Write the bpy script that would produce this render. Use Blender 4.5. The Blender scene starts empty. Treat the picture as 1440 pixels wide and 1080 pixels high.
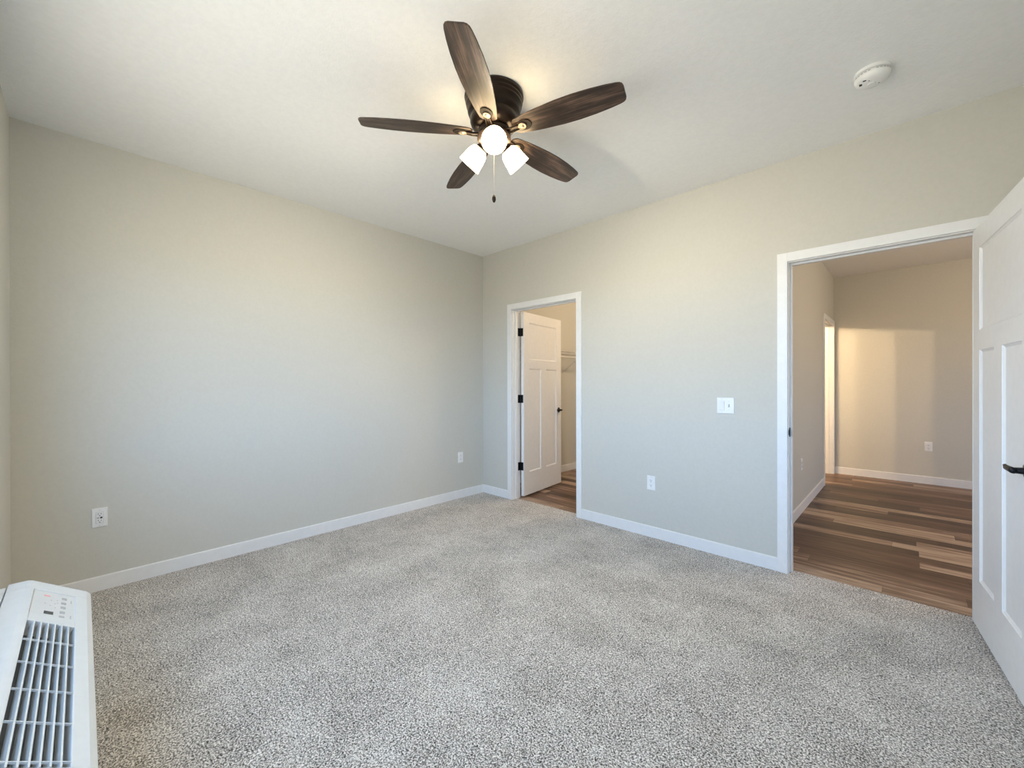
import bpy, bmesh, math, random
from mathutils import Vector, Matrix
random.seed(7)
scene = bpy.context.scene
COL = scene.collection
PI = math.pi
def rad(d): return d * PI / 180

# ------------------------------------------------------------------ camera
cd = bpy.data.cameras.new('camera')
cam = bpy.data.objects.new('camera', cd); COL.objects.link(cam)
CAM_H = 1.2637
cd.sensor_width = 36.0
cd.lens = 36.0 * 581.0 / 1440.0
cd.clip_start = 0.02
yaw, pitch, roll = 0.7654, -0.0016, -0.0020
Fv = Vector((-math.sin(yaw) * math.cos(pitch), math.cos(yaw) * math.cos(pitch), math.sin(pitch)))
Rv = Vector((math.cos(yaw), math.sin(yaw), 0)); Uv = Rv.cross(Fv)
R2 = Rv * math.cos(roll) + Uv * math.sin(roll); U2 = -Rv * math.sin(roll) + Uv * math.cos(roll)
mw = Matrix((R2, U2, -Fv)).transposed().to_4x4(); mw.translation = Vector((0, 0, CAM_H))
cam.matrix_world = mw
scene.camera = cam

# ------------------------------------------------------------------ render look, daylight, lamps
vs = scene.view_settings
vs.view_transform = 'Standard'; vs.look = 'None'; vs.exposure = 0.0; vs.gamma = 1.0
vs.use_curve_mapping = False
scene.cycles.use_denoising = True
scene.cycles.max_bounces = 10; scene.cycles.diffuse_bounces = 7
scene.cycles.caustics_reflective = False; scene.cycles.caustics_refractive = False
scene.cycles.sample_clamp_indirect = 6.0

SKY = 12.3
w = bpy.data.worlds.new('daylight'); scene.world = w; w.use_nodes = True
bg = w.node_tree.nodes['Background']
wt = w.node_tree; wtc = wt.nodes.new('ShaderNodeTexCoord'); wsp = wt.nodes.new('ShaderNodeSeparateXYZ'); wrp = wt.nodes.new('ShaderNodeValToRGB')
wmr = wt.nodes.new('ShaderNodeMapRange'); wmr.inputs['From Min'].default_value = -1.0
wt.links.new(wtc.outputs['Generated'], wsp.inputs[0]); wt.links.new(wsp.outputs[2], wmr.inputs[0]); wt.links.new(wmr.outputs[0], wrp.inputs[0]); wt.links.new(wrp.outputs[0], bg.inputs[0])
we = wrp.color_ramp.elements                               # dim ground below the horizon, bright hazy horizon, blue sky above
we[0].position = 0.0; we[0].color = (0.44, 0.42, 0.37, 1); we[1].position = 1.0; we[1].color = (0.13, 0.22, 0.36, 1)
for p_, c_ in ((0.485, (0.48, 0.46, 0.41, 1)), (0.505, (0.40, 0.66, 1.03, 1)), (0.62, (0.35, 0.60, 1.0, 1)), (0.78, (0.24, 0.38, 0.60, 1))):
    e_ = we.new(p_); e_.color = c_
bg.inputs[1].default_value = SKY

def portal(name, loc, rot, sx, sy):
    l = bpy.data.lights.new(name, 'AREA'); l.shape = 'RECTANGLE'; l.size = sx; l.size_y = sy
    l.cycles.is_portal = True
    o = bpy.data.objects.new(name, l); COL.objects.link(o); o.location = loc; o.rotation_euler = rot
def point(name, loc, power, col, r=0.03):
    l = bpy.data.lights.new(name, 'POINT'); l.energy = power; l.color = col; l.shadow_soft_size = r
    o = bpy.data.objects.new(name, l); COL.objects.link(o); o.location = loc
    return o
WIN = (-2.60, 0.25, 0.80, 2.20)          # bedroom window x0,x1,z0,z1
LIV = (4.6, 6.0, 0.6, 2.0)               # living window y0,y1,z0,z1 in the hall's far right wall
portal('bedroom_window_portal', ((WIN[0]+WIN[1])/2, -0.40, (WIN[2]+WIN[3])/2), (rad(90), 0, 0), WIN[1]-WIN[0], WIN[3]-WIN[2])
portal('living_window_portal', (4.12, (LIV[0]+LIV[1])/2, (LIV[2]+LIV[3])/2), (rad(90), 0, rad(90)), LIV[1]-LIV[0], LIV[3]-LIV[2])
WARM = (1.0, 0.72, 0.44)
for i, bx in enumerate((-1.177, -1.483, -1.762)):                 # three bulbs of the bathroom vanity light
    point('vanity_bulb_light', (bx, 5.64, 2.17), (52, 66, 76)[i], WARM, 0.02)
point('closet_lamp_light', (-1.9, 4.95, 2.55), 58, (1.0, 0.76, 0.52), 0.10)
point('hall_lamp_light', (1.6, 5.0, 2.45), 66, (1.0, 0.76, 0.52), 0.12)
SHADE_GLOW, BULB_GLOW = 18.0, 1950.0

# ------------------------------------------------------------------ materials
def mat(name, col, rough=0.5, metal=0.0, spec=None, emis=None, es=0.0):
    m = bpy.data.materials.new(name); m.use_nodes = True
    b = m.node_tree.nodes['Principled BSDF']
    b.inputs['Base Color'].default_value = (*col, 1); b.inputs['Roughness'].default_value = rough
    b.inputs['Metallic'].default_value = metal
    if spec is not None: b.inputs['Specular IOR Level'].default_value = spec
    if emis: b.inputs['Emission Color'].default_value = (*emis, 1); b.inputs['Emission Strength'].default_value = es
    return m
def N(m, t, **kw):
    n = m.node_tree.nodes.new(t)
    for k, v in kw.items(): setattr(n, k, v)
    return n
def L(m, a, b): m.node_tree.links.new(a, b)
def bsdf(m): return m.node_tree.nodes['Principled BSDF']
def coords(m, scale=(1, 1, 1), obj=True):
    tc = N(m, 'ShaderNodeTexCoord'); mp = N(m, 'ShaderNodeMapping'); mp.inputs['Scale'].default_value = scale
    L(m, tc.outputs['Object'], mp.inputs['Vector']); return mp.outputs['Vector']
def ramp(m, fac, stops):
    r = N(m, 'ShaderNodeValToRGB'); e = r.color_ramp.elements
    while len(e) < len(stops): e.new(0.5)
    for q, (p, c) in zip(e, stops): q.position = p; q.color = (*c, 1)
    L(m, fac, r.inputs[0]); return r.outputs[0]
def bump(m, height, strength, dist):
    b = N(m, 'ShaderNodeBump'); b.inputs['Strength'].default_value = strength; b.inputs['Distance'].default_value = dist
    L(m, height, b.inputs['Height']); L(m, b.outputs[0], bsdf(m).inputs['Normal'])
def noise(m, vec, scale, detail=2, rough=0.5):
    n = N(m, 'ShaderNodeTexNoise'); n.inputs['Scale'].default_value = scale
    n.inputs['Detail'].default_value = detail; n.inputs['Roughness'].default_value = rough
    L(m, vec, n.inputs['Vector']); return n.outputs['Fac']
def painted(name, col, rough, sc, st):
    m = mat(name, col, rough); v = coords(m)
    f = noise(m, v, sc, 3, 0.6); c = noise(m, v, sc * 0.4, 2)
    k = tuple(x * 0.985 for x in col); k2 = tuple(min(1, x * 1.015) for x in col)
    L(m, ramp(m, c, [(0.35, k), (0.65, k2)]), bsdf(m).inputs['Base Color'])
    bump(m, f, st, 0.002); return m
M_WALL = painted('greige_wall_paint', (0.555, 0.545, 0.495), 0.75, 140, 0.35)
M_CEIL = painted('white_ceiling_texture', (0.86, 0.86, 0.85), 0.85, 110, 0.6)
M_TRIM = painted('white_trim_paint', (0.76, 0.76, 0.755), 0.38, 60, 0.05)
M_DOOR = painted('white_door_paint', (0.76, 0.755, 0.745), 0.36, 60, 0.05)
M_BLACK = mat('matte_black_metal', (0.012, 0.012, 0.013), 0.42, 0.6)
M_PLATE = painted('white_plastic', (0.78, 0.78, 0.77), 0.3, 60, 0.02)
M_SLOT = mat('dark_slot', (0.03, 0.03, 0.03), 0.6)
M_SCREW = mat('screw_head', (0.62, 0.62, 0.60), 0.35, 0.4)
M_AC = painted('appliance_white', (0.67, 0.68, 0.67), 0.33, 90, 0.04)
M_ACP = painted('control_panel_white', (0.66, 0.66, 0.64), 0.3, 90, 0.02)
M_DUCT = mat('grille_interior_grey', (0.035, 0.04, 0.043), 0.6)
M_BTN = mat('grey_button', (0.40, 0.40, 0.40), 0.5)
M_INK = mat('grey_print', (0.45, 0.46, 0.45), 0.6)
M_RED = mat('red_print', (0.75, 0.35, 0.36), 0.6)
M_LCD = mat('dark_display', (0.03, 0.03, 0.025), 0.2)
M_BRONZE = painted('oil_rubbed_bronze', (0.026, 0.017, 0.012), 0.30, 80, 0.02)
bsdf(M_BRONZE).inputs['Metallic'].default_value = 0.7
M_OVAL = mat('dark_bronze_oval', (0.010, 0.006, 0.004), 0.6, 0.0, spec=0.2)
M_FIT = mat('brown_bronze_fitter', (0.16, 0.10, 0.065), 0.38, 0.5)
M_BRASS = mat('antique_brass', (0.34, 0.27, 0.19), 0.35, 0.7)
M_CHAIN = mat('chain_metal', (0.55, 0.48, 0.38), 0.35, 0.8)
M_WIRE = mat('white_coated_wire', (0.72, 0.70, 0.66), 0.35)
M_SMOKE = painted('smoke_detector_white', (0.85, 0.85, 0.83), 0.4, 60, 0.02)
M_SHADE = mat('frosted_glass_shade', (0.90, 0.88, 0.82), 0.35, emis=(1.0, 0.78, 0.46), es=SHADE_GLOW)
M_BULB = mat('lit_bulb', (1, 1, 1), 0.4, emis=(1.0, 0.93, 0.77), es=BULB_GLOW)
M_GROUND = mat('outdoor_concrete', (0.45, 0.45, 0.43), 0.9)
g = bpy.data.materials.new('window_glass'); g.use_nodes = True
nt = g.node_tree; nt.nodes.remove(nt.nodes['Principled BSDF'])
tb = nt.nodes.new('ShaderNodeBsdfTransparent'); gb = nt.nodes.new('ShaderNodeBsdfGlossy'); gb.inputs['Roughness'].default_value = 0.02
mx = nt.nodes.new('ShaderNodeMixShader'); mx.inputs[0].default_value = 0.06
nt.links.new(tb.outputs[0], mx.inputs[1]); nt.links.new(gb.outputs[0], mx.inputs[2])
nt.links.new(mx.outputs[0], nt.nodes['Material Output'].inputs[0]); M_GLASS = g

# carpet: flecked cut pile
m = M_CARPET = mat('flecked_grey_carpet', (0.4, 0.38, 0.36), 0.95, spec=0.1)
v = coords(m)
# warp so the flecks are short curled yarns
wn = N(m, 'ShaderNodeTexNoise'); wn.inputs['Scale'].default_value = 60; wn.inputs['Detail'].default_value = 2; L(m, v, wn.inputs['Vector'])
wm = N(m, 'ShaderNodeVectorMath', operation='MULTIPLY_ADD'); wm.inputs[1].default_value = (0.012, 0.012, 0.012)
L(m, wn.outputs['Color'], wm.inputs[0]); L(m, v, wm.inputs[2])
f1 = noise(m, wm.outputs[0], 170, 2, 0.7)
big = noise(m, v, 3.2, 3, 0.55)
mid = noise(m, v, 16, 3, 0.6)
ad = N(m, 'ShaderNodeMath', operation='MULTIPLY_ADD'); ad.inputs[1].default_value = 0.13; L(m, big, ad.inputs[0]); L(m, f1, ad.inputs[2])
ad2 = N(m, 'ShaderNodeMath', operation='MULTIPLY_ADD'); ad2.inputs[1].default_value = 0.06; L(m, mid, ad2.inputs[0]); L(m, ad.outputs[0], ad2.inputs[2])
L(m, ramp(m, ad2.outputs[0], [(0.44, (0.03, 0.024, 0.018)), (0.53, (0.21, 0.185, 0.16)), (0.605, (0.47, 0.44, 0.40)), (0.71, (0.90, 0.86, 0.80))]), bsdf(m).inputs['Base Color'])
bsdf(m).inputs['Sheen Weight'].default_value = 0.15
bump(m, f1, 0.8, 0.008)

# vinyl plank floor: boards along X, 0.18 wide, 1.22 long
m = M_PLANK = mat('brown_wood_plank', (0.2, 0.12, 0.08), 0.42, spec=0.35)
tc = N(m, 'ShaderNodeTexCoord'); sp = N(m, 'ShaderNodeSeparateXYZ'); L(m, tc.outputs['Object'], sp.inputs[0])
def mth(op, a, b=None, c=None):
    n = N(m, 'ShaderNodeMath', operation=op)
    for i, q in enumerate((a, b, c)):
        if q is None: continue
        if isinstance(q, (int, float)): n.inputs[i].default_value = q
        else: L(m, q, n.inputs[i])
    return n.outputs[0]
PW, PL = 0.128, 1.22
ry = mth('DIVIDE', sp.outputs[1], PW); row = mth('FLOOR', ry)
w1 = N(m, 'ShaderNodeTexWhiteNoise', noise_dimensions='1D'); L(m, row, w1.inputs['W'])
cx = mth('ADD', mth('DIVIDE', sp.outputs[0], PL), mth('MULTIPLY', w1.outputs['Value'], 7.31)); colm = mth('FLOOR', cx)
cb = N(m, 'ShaderNodeCombineXYZ'); L(m, row, cb.inputs[0]); L(m, colm, cb.inputs[1]); cb.inputs[2].default_value = 8.0
w2 = N(m, 'ShaderNodeTexWhiteNoise', noise_dimensions='3D'); L(m, cb.outputs[0], w2.inputs['Vector'])
cb2 = N(m, 'ShaderNodeCombineXYZ'); L(m, mth('MULTIPLY', sp.outputs[0], 1.3), cb2.inputs[0]); L(m, mth('MULTIPLY', sp.outputs[1], 18), cb2.inputs[1]); L(m, mth('MULTIPLY', w2.outputs['Value'], 40), cb2.inputs[2])
st = noise(m, cb2.outputs[0], 1.6, 5, 0.62)
tone = mth('ADD', mth('MULTIPLY', w2.outputs['Value'], 0.50), mth('MULTIPLY', mth('SUBTRACT', st, 0.27), 1.05))
c = ramp(m, tone, [(0.14, (0.026, 0.012, 0.007)), (0.36, (0.085, 0.042, 0.024)), (0.57, (0.165, 0.100, 0.066)), (0.77, (0.40, 0.29, 0.21))])
fy = mth('FRACT', ry); fx = mth('FRACT', cx)
edge = mth('MINIMUM', mth('MULTIPLY', mth('MINIMUM', fy, mth('SUBTRACT', 1, fy)), PW), mth('MULTIPLY', mth('MINIMUM', fx, mth('SUBTRACT', 1, fx)), PL))
em = N(m, 'ShaderNodeMapRange'); em.inputs['From Min'].default_value = 0.0006; em.inputs['From Max'].default_value = 0.0022; em.inputs['To Min'].default_value = 0.45; em.inputs['To Max'].default_value = 1; L(m, edge, em.inputs[0])
mxn = N(m, 'ShaderNodeVectorMath', operation='SCALE'); L(m, c, mxn.inputs[0]); L(m, em.outputs[0], mxn.inputs['Scale'])
L(m, mxn.outputs[0], bsdf(m).inputs['Base Color']); bump(m, st, 0.12, 0.002)

# fan blade wood, grain along the blade (local X)
m = M_BLADE = mat('dark_walnut_blade', (0.12, 0.07, 0.045), 0.42, spec=0.5)
v = coords(m, (1.6, 46, 10)); n1 = noise(m, v, 1.5, 5, 0.7)
v2 = coords(m, (5, 14, 5)); n2 = noise(m, v2, 1.3, 3, 0.6)
n3 = mth('ADD', mth('MULTIPLY', n1, 0.65), mth('MULTIPLY', n2, 0.35))
L(m, ramp(m, n3, [(0.36, (0.008, 0.0045, 0.003)), (0.50, (0.034, 0.020, 0.013)), (0.63, (0.13, 0.080, 0.054))]), bsdf(m).inputs['Base Color'])
bump(m, n1, 0.15, 0.002)

# ------------------------------------------------------------------ mesh helpers
def link(name, bm, m, parent=None, smooth=False, bevel=0, mats=None):
    me = bpy.data.meshes.new(name); bm.normal_update(); bm.to_mesh(me); bm.free()
    for q in (mats or [m]): me.materials.append(q)
    o = bpy.data.objects.new(name, me); COL.objects.link(o)
    if parent: o.parent = parent
    if smooth:
        for p in me.polygons: p.use_smooth = True
    if bevel:
        b = o.modifiers.new('bevel', 'BEVEL'); b.width = bevel; b.segments = 2; b.limit_method = 'ANGLE'; b.angle_limit = rad(50)
    return o
def box(bm, x0, y0, z0, x1, y1, z1, mi=0):
    vs_ = [bm.verts.new(p) for p in ((x0,y0,z0),(x1,y0,z0),(x1,y1,z0),(x0,y1,z0),(x0,y0,z1),(x1,y0,z1),(x1,y1,z1),(x0,y1,z1))]
    for f in ((3,2,1,0),(4,5,6,7),(0,1,5,4),(1,2,6,5),(2,3,7,6),(3,0,4,7)):
        fc = bm.faces.new([vs_[i] for i in f]); fc.material_index = mi
def boxes(name, lst, m, parent=None, bevel=0):
    bm = bmesh.new()
    for b in lst: box(bm, *b)
    return link(name, bm, m, parent, bevel=bevel)
def lathe(bm, prof, seg=32, mtx=None, cap0=True, cap1=True):
    rings = []
    for r, z in prof:
        ring = []
        for i in range(seg):
            a = 2 * PI * i / seg; p = Vector((r * math.cos(a), r * math.sin(a), z))
            ring.append(bm.verts.new(mtx @ p if mtx else p))
        rings.append(ring)
    for a, b in zip(rings, rings[1:]):
        for i in range(seg):
            j = (i + 1) % seg; bm.faces.new((a[i], a[j], b[j], b[i]))
    if cap0: bm.faces.new(list(reversed(rings[0])))
    if cap1: bm.faces.new(rings[-1])
    bmesh.ops.recalc_face_normals(bm, faces=bm.faces)
def tube(bm, pts, r, seg=8):
    pts = [Vector(p) for p in pts]
    for a, b in zip(pts, pts[1:]):
        d = b - a; q = d.to_track_quat('Z', 'Y').to_matrix().to_4x4(); q.translation = a
        lathe(bm, [(r, 0), (r, d.length)], seg, q)
def prism(bm, poly, axis, a0, a1, mi=0):
    """poly: list of 2D points in the plane normal to axis ('x': (y,z); 'z': (x,y); 'y': (x,z))."""
    def P(p, a): return {'x': (a, p[0], p[1]), 'y': (p[0], a, p[1]), 'z': (p[0], p[1], a)}[axis]
    A = [bm.verts.new(P(p, a0)) for p in poly]; B = [bm.verts.new(P(p, a1)) for p in poly]
    n = len(poly)
    fs = [bm.faces.new(A), bm.faces.new(list(reversed(B)))]
    for i in range(n): fs.append(bm.faces.new((A[i], B[i], B[(i+1) % n], A[(i+1) % n])))
    bmesh.ops.recalc_face_normals(bm, faces=fs)
def S(o): o['kind'] = 'structure'; return o
def tag(o, label, cat, group=None):
    o['label'] = label; o['category'] = cat
    if group: o['group'] = group
    return o
def empty(name, loc, rz=0):
    o = bpy.data.objects.new(name, None); COL.objects.link(o); o.location = loc; o.rotation_euler = (0, 0, rz)
    o.empty_display_size = 0.05; return o

# ------------------------------------------------------------------ shell
H = 2.74
XA, YB, YC, XD, T = -3.581, 3.242, -0.275, 0.92, 0.115
YH, XL = 7.327, -0.765                 # hall far wall, hall left wall
XR = 4.0                               # hall's far right wall
C0, C1, E0, E1, ZD = -3.107, -2.269, -0.573, 0.256, 2.058   # clear openings
J = 0.020
YF = YB + T
S(boxes('ceiling', [(XA-T, YC-T, H, XR+T, YH+T, H+0.12)], M_CEIL))
S(boxes('floor_carpet', [(XA-0.02, YC-T, -0.05, XD+0.02, YB+0.075, 0.0)], M_CARPET))
S(boxes('floor_hall', [(XA-0.02, YB+0.075, -0.05, XR+T, YH+T, -0.006)], M_PLANK))
S(boxes('wall_left', [(XA-T, YC-T, -0.05, XA, 5.52, H)], M_WALL))
S(boxes('wall_front', [(XA, YB, -0.05, C0-J, YF, H), (C1+J, YB, -0.05, E0-J, YF, H), (E1+J, YB, -0.05, XR+T, YF, H),
                       (C0-J, YB, ZD+J, C1+J, YF, H), (E0-J, YB, ZD+J, E1+J, YF, H)], M_WALL))
S(boxes('wall_right', [(XD, YC-T, -0.05, XD+T, YB, H)], M_WALL))
wx0, wx1, wz0, wz1 = WIN
S(boxes('wall_back', [(XA, YC-T, -0.05, wx0, YC, H), (wx1, YC-T, -0.05, XD, YC, H), (wx0, YC-T, -0.05, wx1, YC, wz0), (wx0, YC-T, wz1, wx1, YC, H)], M_WALL))
BO0, BO1 = 6.388, 7.232
S(boxes('wall_hall_left', [(XL-0.12, YF, -0.05, XL, BO0-J, H), (XL-0.12, BO1+J, -0.05, XL, YH, H), (XL-0.12, BO0-J, ZD+J, XL, BO1+J, H)], M_WALL))
S(boxes('wall_hall_far', [(-2.72, YH, -0.05, XR+T, YH+T, H)], M_WALL))
ly0, ly1, lz0, lz1 = LIV
S(boxes('wall_hall_right', [(XR, YF, -0.05, XR+T, ly0, H), (XR, ly1, -0.05, XR+T, YH, H), (XR, ly0, -0.05, XR+T, ly1, lz0), (XR, ly0, lz1, XR+T, ly1, H)], M_WALL))
S(boxes('wall_closet_back', [(XA, 5.42, -0.05, XL-0.12, 5.52, H)], M_WALL))
S(boxes('wall_bathroom_left', [(-2.72, 5.52, -0.05, -2.60, YH, H)], M_WALL))

# windows (behind the camera and in the hall's far right wall)
def window(n, horiz, a0, a1, z0, z1, c, sgn):
    """frame ring and one mullion; horiz: 'x' window lies along X at y=c."""
    d0, d1 = sorted((c, c + sgn * 0.07))
    def bb(p0, q0, p1, q1, e0=d0, e1=d1): return (p0, e0, q0, p1, e1, q1) if horiz == 'x' else (e0, p0, q0, e1, p1, q1)
    mid_ = (a0 + a1) / 2; t = 0.045
    fr = S(boxes('window_%d' % n, [bb(a0, z0, a1, z0+t), bb(a0, z1-t, a1, z1), bb(a0, z0+t, a0+t, z1-t), bb(a1-t, z0+t, a1, z1-t), bb(mid_-t/2, z0+t, mid_+t/2, z1-t)], M_TRIM))
    e = (d0 + d1) / 2
    boxes('window_pane', [bb(a0+t, z0+t, mid_-t/2, z1-t, e-0.003, e+0.003)], M_GLASS, fr)
    boxes('window_pane', [bb(mid_+t/2, z0+t, a1-t, z1-t, e-0.003, e+0.003)], M_GLASS, fr)
    return fr
window(1, 'x', wx0, wx1, wz0, wz1, YC - 0.09, 1)
window(2, 'y', ly0, ly1, lz0, lz1, XR + 0.09, -1)

# baseboards
BH, BT = 0.088, 0.013
def bb_prof(bm, ax, s0, s1, base, sgn):
    """ax='x': runs along X, standing on plane y=base, sticking out sgn*BT."""
    pr = [(base, -0.008), (base + sgn*BT, -0.008), (base + sgn*BT, BH-0.004), (base + sgn*(BT-0.004), BH), (base, BH)]
    if ax == 'x': prism(bm, pr, 'x', s0, s1)
    else: prism(bm, [(p[0], p[1]) for p in pr], 'y', s0, s1)
def baseboard(name, segs):
    bm = bmesh.new()
    for s in segs: bb_prof(bm, *s)
    return S(link(name, bm, M_TRIM))
CW, CT, RV = 0.058, 0.016, 0.006
baseboard('baseboard_left', [('y', YC, YB, XA, 1)])
baseboard('baseboard_front', [('x', XA+BT, C0-RV-CW, YB, -1), ('x', C1+RV+CW, E0-RV-CW, YB, -1), ('x', E1+RV+CW, XD, YB, -1)])
baseboard('baseboard_back', [('x', XA+BT, XD, YC, 1)])
baseboard('baseboard_right', [('y', YC+BT, YB-BT, XD, -1)])
baseboard('baseboard_hall_left', [('y', YF+CT, BO0-RV-CW, XL, 1)])
baseboard('baseboard_hall_far', [('x', XL, XR, YH, -1)])
baseboard('baseboard_closet_left', [('y', YF, 5.42, XA, 1)])
baseboard('baseboard_closet_back', [('x', XA+BT, XL-0.12, 5.42, -1)])

# casings, jambs and stops
def opening_trim(n, x0, x1, stop_y, two_sided=True):
    L_ = []
    for (ya, yb) in ([(YB-CT, YB), (YF, YF+CT)] if two_sided else [(YB-CT, YB)]):
        a, b = x0-RV, x1+RV; z = ZD+RV
        L_ += [(a-CW, ya, -0.006, a, yb, z+CW), (b, ya, -0.006, b+CW, yb, z+CW), (a, ya, z, b, yb, z+CW)]
    L_ += [(x0-J, YB, -0.006, x0, YF, ZD+J), (x1, YB, -0.006, x1+J, YF, ZD+J), (x0, YB, ZD, x1, YF, ZD+J)]
    L_ += [(x0, stop_y, -0.006, x0+0.011, stop_y+0.034, ZD), (x1-0.011, stop_y, -0.006, x1, stop_y+0.034, ZD), (x0+0.011, stop_y, ZD-0.011, x1-0.011, stop_y+0.034, ZD)]
    return S(boxes('trim_%d' % n, L_, M_TRIM, bevel=0.0015))
tr1 = opening_trim(1, C0, C1, YB + 0.040)
tr2 = opening_trim(2, E0, E1, YB + 0.040)
# strike plate and latch hole on the entry's left jamb
bm = bmesh.new(); box(bm, E0-0.001, YB+0.004, 0.905, E0+0.003, YB+0.034, 0.965); box(bm, E0-0.001, YB-0.006, 0.917, E0+0.006, YB+0.006, 0.953)
sp_ = link('strike_plate', bm, M_BLACK, tr2, bevel=0.002); sp_['label'] = 'black metal strike plate'
bm = bmesh.new()
a, b = BO0-RV, BO1+RV; z = ZD+RV
for q in [(XL, a-CW, -0.006, XL+CT, a, z+CW), (XL, b, -0.006, XL+CT, b+CW, z+CW), (XL, a, z, XL+CT, b, z+CW),
          (XL-0.12, BO0-J, -0.006, XL, BO0, ZD+J), (XL-0.12, BO1, -0.006, XL, BO1+J, ZD+J), (XL-0.12, BO0, ZD, XL, BO1, ZD+J),
          (XL-0.075, BO0, -0.006, XL-0.04, BO0+0.011, ZD), (XL-0.075, BO1-0.011, -0.006, XL-0.04, BO1, ZD), (XL-0.075, BO0+0.011, ZD-0.011, XL-0.04, BO1-0.011, ZD)]:
    box(bm, *q)
S(link('trim_3', bm, M_TRIM, bevel=0.0015))

# ------------------------------------------------------------------ three-panel doors
DW, DH, DT = 0.812, 2.032, 0.035
def door_mesh(name, m, DWx=DW):
    """local: x 0..DW from the hinge edge, y 0..DT thickness, z 0..DH"""
    s = 0.112; pw = (DWx - 3*s) / 2
    rects = [(s, 1.508, DWx-s, 1.922), (s, 0.250, s+pw, 1.408), (2*s+pw, 0.250, DWx-s, 1.408)]
    bm = bmesh.new()
    xs = sorted({0, s, s+pw, 2*s+pw, DWx-s, DWx}); zs = sorted({0, 0.250, 1.408, 1.508, 1.922, DH})
    def inside(x, z): return any(r[0] < x < r[2] and r[1] < z < r[3] for r in rects)
    for y, sg in ((0, 1), (DT, -1)):
        def quad(pts):
            vv = [bm.verts.new(p) for p in pts]; bm.faces.new(vv)
        for i in range(len(xs)-1):
            for k in range(len(zs)-1):
                if inside((xs[i]+xs[i+1])/2, (zs[k]+zs[k+1])/2): continue
                quad([(xs[i], y, zs[k]), (xs[i+1], y, zs[k]), (xs[i+1], y, zs[k+1]), (xs[i], y, zs[k+1])])
        for r in rects:
            steps = [(0, 0), (0.0015, 0.0025), (0.012, 0.009)]
            rings = [[(r[0]+e, y+sg*d, r[1]+e), (r[2]-e, y+sg*d, r[1]+e), (r[2]-e, y+sg*d, r[3]-e), (r[0]+e, y+sg*d, r[3]-e)] for e, d in steps]
            for A, B in zip(rings, rings[1:]):
                for i in range(4): quad([A[i], A[(i+1) % 4], B[(i+1) % 4], B[i]])
            quad(rings[-1])
    for q in ([(0,0,0),(0,DT,0),(0,DT,DH),(0,0,DH)], [(DWx,0,0),(DWx,DT,0),(DWx,DT,DH),(DWx,0,DH)], [(0,0,0),(DWx,0,0),(DWx,DT,0),(0,DT,0)], [(0,0,DH),(DWx,0,DH),(DWx,DT,DH),(0,DT,DH)]):
        bm.faces.new([bm.verts.new(p) for p in q])
    bmesh.ops.remove_doubles(bm, verts=bm.verts, dist=0.0001)
    bmesh.ops.recalc_face_normals(bm, faces=bm.faces)
    return S(link(name, bm, m))
def lever(parent, x, z, side, off=0.0, length=0.105):
    """lever handle; side -1 sticks out of the y=0 face, +1 out of y=DT; lever points to the hinge (-x)."""
    y = 0.0 if side < 0 else DT
    bm = bmesh.new()
    mt = Matrix.Translation((x, y, z)) @ Matrix.Rotation(rad(90 if side < 0 else -90), 4, 'X')
    lathe(bm, [(0.031, 0), (0.031, 0.005), (0.026, 0.009), (0.013, 0.011), (0.011, 0.036), (0.012, 0.040)], 28, mt)
    rose = link('door_handle', bm, M_BLACK, parent, smooth=False)
    rose['label'] = 'black lever handle'
    bm = bmesh.new()
    yo = y + side * 0.040
    # lever: thick round root, flattening to a paddle at the tip
    prev = None
    secs = [(0.014, 0.010, 0.011), (0.0, 0.011, 0.012), (-0.03, 0.009, 0.0115), (-length*0.74, 0.008, 0.010), (-length*0.80, 0.005, 0.008), (-length, 0.0035, 0.004)]
    for dx, hy, hz in secs:
        zc = z + (0.004 if dx < -length*0.78 else 0)
        ring = [bm.verts.new((x+dx, yo+hy*math.cos(t), zc+hz*math.sin(t))) for t in [2*PI*i/12 for i in range(12)]]
        if prev:
            for i in range(12): bm.faces.new((prev[i], prev[(i+1) % 12], ring[(i+1) % 12], ring[i]))
        else: bm.faces.new(ring)
        prev = ring
    bm.faces.new(prev); bmesh.ops.recalc_face_normals(bm, faces=bm.faces)
    link('lever', bm, M_BLACK, rose, smooth=True)
def hinge(parent, z, y_in, knuckle_y):
    bm = bmesh.new()
    lathe(bm, [(0.007, 0), (0.007, 0.089)], 12, Matrix.Translation((-0.004, knuckle_y, z-0.0445)))
    box(bm, -0.0025, min(y_in, knuckle_y), z-0.0445, -0.0002, max(y_in, knuckle_y), z+0.0445)
    o = link('hinge', bm, M_BLACK, parent); o['label'] = 'black butt hinge'
    return o

d1 = door_mesh('door_1', M_DOOR)                  # closet door, swung into the closet
ang = rad(97)
# local y=0 face is the closet-side (pivot) face -> thickness must go to local -y : flip by using DT offset
piv = Vector((C0 + 0.014, YF + 0.008, 0.020))
d1.matrix_world = Matrix.Translation(piv) @ Matrix.Rotation(ang, 4, 'Z') @ Matrix.Translation((0, -DT, 0))
for hz in (1.808, 1.072, 0.327):
    hinge(d1, hz, 0.006, DT + 0.004)
    bm = bmesh.new(); box(bm, C0-0.0005, YF-0.036, hz+0.02-0.0445, C0+0.0022, YF+0.004, hz+0.02+0.0445)
    o = link('hinge_leaf', bm, M_BLACK, tr1); o['label'] = 'black hinge leaf on jamb'
lever(d1, DW-0.062, 0.912, -1); lever(d1, DW-0.062, 0.912, 1)
bm = bmesh.new(); box(bm, DW-0.0005, DT/2-0.011, 0.885, DW+0.0015, DT/2+0.011, 0.941); link('latch_plate', bm, M_BLACK, d1)

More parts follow.
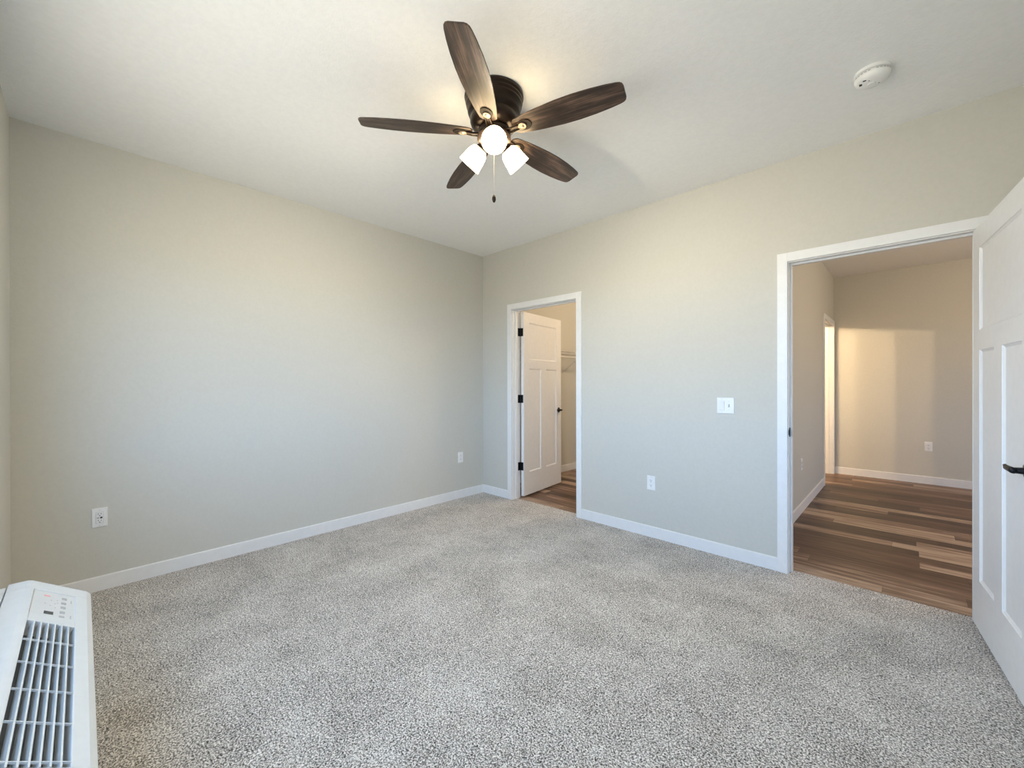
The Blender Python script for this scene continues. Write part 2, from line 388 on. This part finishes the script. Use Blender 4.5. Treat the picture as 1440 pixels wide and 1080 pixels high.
d2 = door_mesh('door_2', M_DOOR)                  # entry door, swung into the bedroom
dv = Vector((math.cos(rad(-84)), math.sin(rad(-84)), 0))
d2.matrix_world = Matrix.Translation((0.242, 3.221, 0.018)) @ Matrix.Rotation(rad(-84), 4, 'Z')
# local +y is to the right of travel? rotation -84: local y -> (sin84, cos84) = +x side, so y=0 face is the visible one
lever(d2, DW-0.040, 0.912, -1, length=0.100); lever(d2, DW-0.040, 0.912, 1, length=0.100)
for hz in (1.808, 1.072, 0.327): hinge(d2, hz, 0.006, DT + 0.004)

# ------------------------------------------------------------------ wall plates
def plate_frame(name, pos, rz):          # local: +x right along the wall, -y out of the wall, z up
    return empty(name, pos, rz)
def plate_body(t, gangs=1):
    w_ = 0.070 if gangs == 1 else 0.116
    bm = bmesh.new(); h_ = 0.116; r = [(-w_/2, -h_/2), (w_/2, -h_/2), (w_/2, h_/2), (-w_/2, h_/2)]
    A = [bm.verts.new((x, 0, z)) for x, z in r]; B = [bm.verts.new((x, -0.003, z)) for x, z in r]
    e = 0.003; Cc = [bm.verts.new((x - e*(1 if x > 0 else -1), -0.006, z - e*(1 if z > 0 else -1))) for x, z in r]
    bm.faces.new(A)
    for P, Q in ((A, B), (B, Cc)):
        for i in range(4): bm.faces.new((P[i], P[(i+1) % 4], Q[(i+1) % 4], Q[i]))
    bm.faces.new(Cc); bmesh.ops.recalc_face_normals(bm, faces=bm.faces)
    return link('cover_plate', bm, M_PLATE, t)
def screw(par, x, z):
    bm = bmesh.new(); lathe(bm, [(0.0032, 0), (0.0026, 0.001)], 12, Matrix.Translation((x, -0.006, z)) @ Matrix.Rotation(rad(90), 4, 'X'))
    link('screw', bm, M_SCREW, par)
def slots(par, x, z, y=-0.0085):
    bm = bmesh.new()
    box(bm, x-0.0075, y-0.0006, z-0.001, x-0.0052, y+0.002, z+0.0075); box(bm, x+0.0052, y-0.0006, z-0.001, x+0.0075, y+0.002, z+0.0065)
    lathe(bm, [(0.0028, 0), (0.0028, 0.002)], 12, Matrix.Translation((x, y+0.0014, z-0.008)) @ Matrix.Rotation(rad(90), 4, 'X'))
    o = link('socket_slots', bm, M_SLOT, par); return o
def duplex(t, x=0):
    for z in (0.0195, -0.0195):
        bm = bmesh.new()
        poly = []
        for k in range(24):
            a = 2*PI*k/24; px = 0.0172*math.cos(a); pz = max(-0.0135, min(0.0135, 0.0172*math.sin(a))); poly.append((x+px, z+pz))
        prism(bm, poly, 'y', -0.0085, -0.004)
        f = link('receptacle', bm, M_PLATE, t); slots(f, x, z)
    screw(t, x, 0)
def decora(t, x, kind):
    bm = bmesh.new(); box(bm, x-0.0170, -0.0068, -0.0345, x+0.0170, -0.004, 0.0345); link('recess_line', bm, M_BTN, t)
    if kind == 'outlet':
        bm = bmesh.new(); box(bm, x-0.0162, -0.0085, -0.0335, x+0.0162, -0.005, 0.0335)
        f = link('receptacle', bm, M_PLATE, t, bevel=0.0008)
        slots(f, x, 0.021); slots(f, x, -0.019)
        bm = bmesh.new(); box(bm, x+0.002, -0.0100, -0.005, x+0.012, -0.008, 0.005); o = link('test_button', bm, M_SLOT, f); o['label'] = 'black test button'
        bm = bmesh.new(); box(bm, x-0.012, -0.0100, -0.004, x-0.002, -0.008, 0.004); link('reset_button', bm, M_BTN, f)
    else:
        bm = bmesh.new(); prism(bm, [(-0.005, -0.0335), (-0.0075, -0.0335), (-0.0115, 0.0335), (-0.005, 0.0335)], 'x', x-0.0162, x+0.0162)
        link('rocker', bm, M_PLATE, t, bevel=0.0006)
    screw(t, x, 0.048); screw(t, x, -0.048)
RZ_B, RZ_A = 0.0, rad(90)     # wall B: out is -y ; wall A: out is +x
def on_A(name, y, z): return plate_frame(name, (XA, y, z), RZ_A)
def on_B(name, x, z): return plate_frame(name, (x, YB, z), RZ_B)
t = on_A('power_outlet', 0.073, 0.446); plate_body(t); decora(t, 0, 'outlet')
tag(t, 'white outlet with a black test button, low on the left wall near the air conditioner', 'outlet')
t = on_A('power_outlet', 2.901, 0.447); plate_body(t); duplex(t)
tag(t, 'small white outlet plate low on the left wall beside the room corner', 'outlet')
t = on_B('power_outlet', -1.528, 0.443); plate_body(t); duplex(t)
tag(t, 'white duplex outlet low on the wall between the closet and the hallway opening', 'outlet')
t = plate_frame('power_outlet', (0.175, YH, 0.463), 0); plate_body(t); duplex(t)
tag(t, 'white outlet low on the far hallway wall', 'outlet')
t = plate_frame('power_outlet', (XL, 4.90, 0.46), RZ_A); plate_body(t); duplex(t)
tag(t, 'pale outlet plate on the left hallway wall just inside the opening', 'outlet')
t = on_B('light_switch', -0.961, 1.099); plate_body(t, 2); decora(t, -0.023, 'rocker')
bm = bmesh.new(); prism(bm, [(-0.005, -0.004), (-0.019, 0.004), (-0.018, 0.009), (-0.005, 0.006)], 'x', 0.020, 0.026); link('toggle', bm, M_PLATE, t)
bm = bmesh.new(); box(bm, 0.0175, -0.0068, -0.012, 0.0285, -0.004, 0.012); link('toggle_slot', bm, M_INK, t)
screw(t, 0.023, 0.030); screw(t, 0.023, -0.030)
tag(t, 'white double light switch plate on the wall left of the hallway opening', 'light switch')

# ------------------------------------------------------------------ smoke detector
t = empty('smoke_detector', (-0.125, 2.605, H))
bm = bmesh.new(); lathe(bm, [(0.070, 0), (0.070, -0.010), (0.066, -0.013)], 48); link('base_plate', bm, M_SMOKE, t)
bm = bmesh.new(); lathe(bm, [(0.062, -0.012), (0.062, -0.020)], 48); link('vent_gap', bm, M_INK, t)
bm = bmesh.new(); lathe(bm, [(0.067, -0.018), (0.068, -0.030), (0.064, -0.040), (0.052, -0.048), (0.030, -0.052), (0.001, -0.053)], 48)
cv = link('cover', bm, M_SMOKE, t, smooth=True)
bm = bmesh.new(); lathe(bm, [(0.016, -0.050), (0.016, -0.055), (0.013, -0.057)], 24, Matrix.Translation((-0.004, 0.004, 0))); link('test_button', bm, M_PLATE, cv)
bm = bmesh.new()
for k in range(30):
    if k % 6 == 5: continue
    a = 2*PI*k/30; q = Matrix.Rotation(a, 4, 'Z') @ Matrix.Translation((0.0665, 0, -0.0245))
    v_ = [bm.verts.new(q @ Vector(p)) for p in ((0.0022, -0.0045, -0.0018), (0.0022, 0.0045, -0.0018), (0.0022, 0.0045, 0.0018), (0.0022, -0.0045, 0.0018))]; bm.faces.new(v_)
link('vent_slots', bm, M_BTN, cv)
for q in ((-0.047, -0.020, -0.0506, -0.036, -0.004, -0.0475), (-0.032, -0.040, -0.0506, -0.020, -0.033, -0.047), (0.020, 0.018, -0.0525, 0.026, 0.022, -0.047)):
    bm = bmesh.new(); box(bm, *q); link('printed_mark', bm, M_SLOT, cv)
bm = bmesh.new(); box(bm, -0.012, -0.030, -0.0530, -0.008, -0.026, -0.048); link('indicator_light', bm, M_LCD, cv)
tag(t, 'round white smoke detector on the ceiling near the hallway door', 'smoke detector')

# ------------------------------------------------------------------ ceiling fan
FX, FY = -1.539, 1.473
fan = empty('ceiling_fan', (FX, FY, H), 0)
tag(fan, 'dark bronze flush-mount ceiling fan with five walnut blades and three lit shades', 'ceiling fan')
bm = bmesh.new()
lathe(bm, [(0.150, 0), (0.152, -0.012), (0.150, -0.020), (0.144, -0.023), (0.147, -0.028), (0.147, -0.036), (0.141, -0.040), (0.143, -0.046), (0.143, -0.054), (0.137, -0.058),
           (0.136, -0.085), (0.130, -0.100), (0.119, -0.106), (0.122, -0.112), (0.123, -0.135), (0.117, -0.152), (0.102, -0.165), (0.080, -0.172), (0.060, -0.174)], 64)
hs = link('motor_housing', bm, M_BRONZE, fan, smooth=True)
bm = bmesh.new(); lathe(bm, [(0.078, -0.170), (0.082, -0.180), (0.080, -0.200), (0.074, -0.206)], 48); link('rotor_hub', bm, M_BRONZE, fan, smooth=True)
bm = bmesh.new(); lathe(bm, [(0.076, -0.203), (0.086, -0.208), (0.087, -0.222), (0.074, -0.236), (0.060, -0.252), (0.040, -0.262), (0.016, -0.266), (0.010, -0.276), (0.001, -0.280)], 48)
lk = link('light_fitter', bm, M_FIT, fan, smooth=True)
BZ = -0.190
PITCH = 12.5
prof = [(0.112, 0.020), (0.118, 0.033), (0.130, 0.044), (0.16, 0.050), (0.20, 0.056), (0.27, 0.064), (0.36, 0.071), (0.44, 0.0725), (0.52, 0.069), (0.59, 0.062), (0.635, 0.055), (0.652, 0.050), (0.661, 0.042), (0.665, 0.030)]
def blade_mesh():
    bm = bmesh.new()
    pts = [(r, h) for r, h in prof] + [(r, -h) for r, h in reversed(prof)]
    prism(bm, pts, 'z', -0.0035, 0.0035)
    return bm
for k in range(5):
    a = 5.3114 + k * 2 * PI / 5
    bmx = Matrix.Translation((0, 0, BZ)) @ Matrix.Rotation(a, 4, 'Z') @ Matrix.Rotation(rad(-PITCH), 4, 'X')
    if k == 0:
        b0 = link('fan_blade', blade_mesh(), M_BLADE, fan, bevel=0.0015)
        # blade iron: arm from the hub, oval ring and medallion under the blade root
        bm = bmesh.new()
        for (rx, ry_, z0_, z1_) in ((0.037, 0.031, -0.0035, -0.0075),):
            poly = [(0.174 + rx*math.cos(2*PI*i/32), ry_*math.sin(2*PI*i/32)) for i in range(32)]
            prism(bm, poly, 'z', z1_, z0_)
        ov0 = link('bracket_oval', bm, M_OVAL, b0, bevel=0.001); ov0['label'] = 'dark oval mount'
        bm = bmesh.new()
        box(bm, 0.060, -0.010, -0.010, 0.150, 0.010, -0.0036)
        for sy in (-0.011, 0.011): tube(bm, [(0.070, sy*1.6, -0.012), (0.110, sy*1.2, -0.014), (0.142, sy, -0.010)], 0.004, 8)
        br0 = link('blade_bracket', bm, M_BRONZE, b0, bevel=0.001)
        bm = bmesh.new(); lathe(bm, [(0.018, -0.0070), (0.019, -0.0115), (0.016, -0.0130), (0.0135, -0.0112), (0.009, -0.0112), (0.007, -0.0140), (0.001, -0.0150)], 32, Matrix.Translation((0.162, 0, 0)) @ Matrix.Scale(1.15, 4, (1, 0, 0)))
        md0 = link('medallion', bm, M_BRASS, b0, smooth=True); md0['label'] = 'pale brass medallion'
        b0.matrix_local = bmx
    else:
        b = b0.copy(); COL.objects.link(b); b.parent = fan; b.matrix_local = bmx
        for ch in (br0, md0, ov0):
            c_ = ch.copy(); COL.objects.link(c_); c_.parent = b
CA = math.atan2(-FY, -FX)
SH_TILT = 42
shade_prof = [(0.026, 0.0), (0.030, 0.004), (0.042, 0.014), (0.050, 0.032), (0.054, 0.055), (0.057, 0.080), (0.061, 0.106)]
for k in range(3):
    a = CA + k * 2 * PI / 3
    base = Matrix.Rotation(a, 4, 'Z') @ Matrix.Translation((0.060, 0, -0.232)) @ Matrix.Rotation(rad(90 + SH_TILT), 4, 'Y')
    bm = bmesh.new(); lathe(bm, [(0.012, -0.015), (0.013, 0.010), (0.026, 0.014), (0.030, 0.022), (0.029, 0.036)], 28, base, True, False)
    link('shade_holder', bm, M_BRONZE, fan, smooth=True)
    bm = bmesh.new(); sm = base @ Matrix.Translation((0, 0, 0.022))
    lathe(bm, shade_prof, 40, sm, False, False)
    so = link('lamp_shade', bm, M_SHADE, fan, smooth=True); so['label'] = 'glowing frosted glass bell shade'
    md = so.modifiers.new('thickness', 'SOLIDIFY'); md.thickness = 0.003; md.offset = -1
    bm = bmesh.new(); lathe(bm, [(0.010, 0.0), (0.012, 0.018), (0.024, 0.036), (0.028, 0.055), (0.024, 0.073), (0.012, 0.083), (0.002, 0.085)], 24, sm)
    link('bulb', bm, M_BULB, so, smooth=True)
# pull chain with fob
CP = (0.004, -0.006)
bm = bmesh.new(); 
for i in range(46):
    z = -0.270 - i * 0.0053; lathe(bm, [(0.0006, 0.0016), (0.0019, 0), (0.0006, -0.0016)], 6, Matrix.Translation((CP[0], CP[1], z)))
tube(bm, [(CP[0], CP[1], -0.26), (CP[0], CP[1], -0.513)], 0.0007, 6)
ch_ = link('pull_chain', bm, M_CHAIN, fan)
bm = bmesh.new(); lathe(bm, [(0.002, -0.508), (0.005, -0.512), (0.009, -0.522), (0.010, -0.532), (0.007, -0.543), (0.002, -0.549)], 20, Matrix.Translation((CP[0], CP[1], 0)))
link('chain_fob', bm, M_BRONZE, ch_, smooth=True)

# ------------------------------------------------------------------ wall air conditioner under the window
K = 0.87
def kx(x): return K * x
def kz(z): return CAM_H + K * (z - CAM_H)
AX0, AX1 = kx(-2.60), kx(-1.36)
yr, zr = kx(-0.141), kz(0.457)        # ridge
yf, zf = kx(0.021), kz(0.350)         # front edge of the slope
ac = empty('air_conditioner', ((AX0+AX1)/2, YC+0.15, 0))
tag(ac, 'white through-wall air conditioner with sloped louvred top and keypad in the left corner', 'air conditioner')
def rel(o): o.matrix_parent_inverse = Matrix.Translation(-ac.location); return o
sl = Vector((yf - yr, zf - zr)); SLEN = sl.length; sl.normalize()
sn = Vector((-sl.y, sl.x))            # outward normal in (y,z): up and forward
if sn.y < 0: sn = -sn
def SP(s, h=0.0):                      # point on slope: s metres from the ridge, h above
    return (yr + sl.x*s + sn.x*h, zr + sl.y*s + sn.y*h)
def slope_box(bm, x0, x1, s0, s1, h0, h1):
    prism(bm, [SP(s0, h0), SP(s1, h0), SP(s1, h1), SP(s0, h1)], 'x', x0, x1)
yb = kx(-0.206)
GX0, GX1 = kx(-2.195), AX1 - 0.035     # grille along x
PX0, PX1 = kx(-2.512), kx(-2.262)      # control panel
gs0, gs1 = 0.010*K, 0.1455*K
ps0, ps1 = 0.012*K, 0.1465*K
# cabinet: end cheeks, front, top deck and slope strips round the grille and keypad
bm = bmesh.new()
sec = [(yb, zr+0.004), (yr-0.012, zr+0.004), (yr, zr), (SP(SLEN-0.010)), (yf+0.003, zf-0.008), (yf+0.004, zf-0.030), (yf-0.004, 0.10), (yb, 0.10)]
prism(bm, sec, 'x', AX0, PX0); prism(bm, sec, 'x', AX1-0.035, AX1)
top = [(yb, zr+0.004), (yr-0.012, zr+0.004), (yr, zr), SP(gs0), SP(gs0, -0.05), (yb, zr-0.05)]
prism(bm, top, 'x', PX0, GX1)
low = [SP(gs1, -0.05), SP(gs1), SP(SLEN-0.010), (yf+0.003, zf-0.008), (yf+0.004, zf-0.030), (yf-0.004, 0.10), (yf-0.03, 0.10)]
prism(bm, low, 'x', PX0, GX1)
slope_box(bm, PX1, GX0, gs0, gs1, -0.05, 0.0)
cab = rel(link('cabinet', bm, M_AC, ac, bevel=0.002))
bm = bmesh.new(); prism(bm, [(YC+0.003, zr-0.002), (yb-0.004, zr-0.002), (yb-0.004, 0.06), (YC+0.003, 0.06)], 'x', AX0+0.004, AX1-0.004); rel(link('back_sleeve', bm, M_AC, ac, bevel=0.004))
bm = bmesh.new(); box(bm, AX0+0.02, YC+0.01, 0.0, AX1-0.02, yf-0.03, 0.10); rel(link('base_stand', bm, M_AC, ac, bevel=0.003))
# grille
bm = bmesh.new(); prism(bm, [SP(gs0, -0.048), SP(gs1, -0.048), SP(gs1, -0.040), SP(gs0, -0.040)], 'x', GX0, GX1); rel(link('air_duct', bm, M_DUCT, ac))
gr = bmesh.new()
ns = 7; per = (gs1 - gs0) / ns
for i in range(1, ns):
    s = gs0 + i * per
    prism(gr, [SP(s-0.0016, 0.0005), SP(s+0.0020, 0.0005), SP(s+0.0006, -0.019), SP(s-0.0012, -0.019)], 'x', GX0, GX1)
gro = rel(link('louvre_grille', gr, M_AC, ac))
xb = kx(-2.045)
while xb < GX1:
    bm = bmesh.new(); slope_box(bm, xb-0.0012, xb+0.0012, gs0, gs1, -0.0035, 0.0008); xb += 0.1565*K
    link('cross_bar', bm, M_AC, gro)
# keypad
bm = bmesh.new(); slope_box(bm, PX0, PX1, ps0, ps1, -0.03, -0.004); cp = rel(link('control_panel', bm, M_ACP, ac))
def pad(name, x, s, lx, ls, m_, h=0.0012):
    bm = bmesh.new(); slope_box(bm, kx(x)-lx/2, kx(x)+lx/2, s*K-ls/2, s*K+ls/2, -0.005, -0.004+h); o = link(name, bm, m_, cp, bevel=0.0004); return o
for x, s in ((-2.466, .110), (-2.418, .109), (-2.372, .108), (-2.324, .107), (-2.279, .106)): pad('button', x, s, 0.017, 0.014, M_BTN)
pad('display', -2.300, .066, 0.022, 0.024, M_LCD)
pad('brand_mark', -2.470, .055, 0.012, 0.017, M_RED, 0.0004)
for x, s in ((-2.43, .070), (-2.40, .082), (-2.44, .088), (-2.39, .052), (-2.375, .068), (-2.36, .084), (-2.41, .090)):
    pad('printed_mark', x, s, 0.007, 0.0035, M_INK, 0.0004)
for x in (-2.445, -2.29): pad('printed_mark', x, 0.133, 0.026, 0.0035, M_INK, 0.0004)

# ------------------------------------------------------------------ closet wire shelf on the left closet wall
ws = empty('wire_shelf', (XA, 4.4, 1.60))
tag(ws, 'white wire shelf with hanging rail on the closet wall behind the open door', 'shelf')
y0, y1, zt, dp = 3.45, 5.40, 0.0, 0.30
def relw(o): o.matrix_parent_inverse = Matrix.Translation(-ws.location); return o
ZS = 1.690
bm = bmesh.new()
y = y0
while y < y1: tube(bm, [(XA+0.004, y, ZS), (XA+dp, y, ZS), (XA+dp, y, ZS-0.03)], 0.0014, 5); y += 0.0254
relw(link('wire_deck', bm, M_WIRE, ws))
bm = bmesh.new()
for x, z in ((XA+0.006, ZS-0.003), (XA+dp, ZS-0.003), (XA+dp, ZS-0.033), (XA+dp/2, ZS-0.003)): tube(bm, [(x, y0, z), (x, y1, z)], 0.0032, 6)
relw(link('shelf_rail', bm, M_WIRE, ws))
bm = bmesh.new(); tube(bm, [(XA+dp-0.03, y0, ZS-0.075), (XA+dp-0.03, y1, ZS-0.075)], 0.009, 10); relw(link('hanging_rod', bm, M_WIRE, ws))
for y in (3.75, 4.80, 5.12):
    bm = bmesh.new(); tube(bm, [(XA+0.008, y, ZS-0.26), (XA+dp-0.005, y, ZS-0.035)], 0.005, 8); box(bm, XA, y-0.009, ZS-0.285, XA+0.006, y+0.009, ZS-0.235)
    tube(bm, [(XA+dp-0.03, y, ZS-0.075), (XA+dp-0.012, y, ZS-0.035)], 0.003, 6)
    relw(link('support_bracket', bm, M_WIRE, ws))
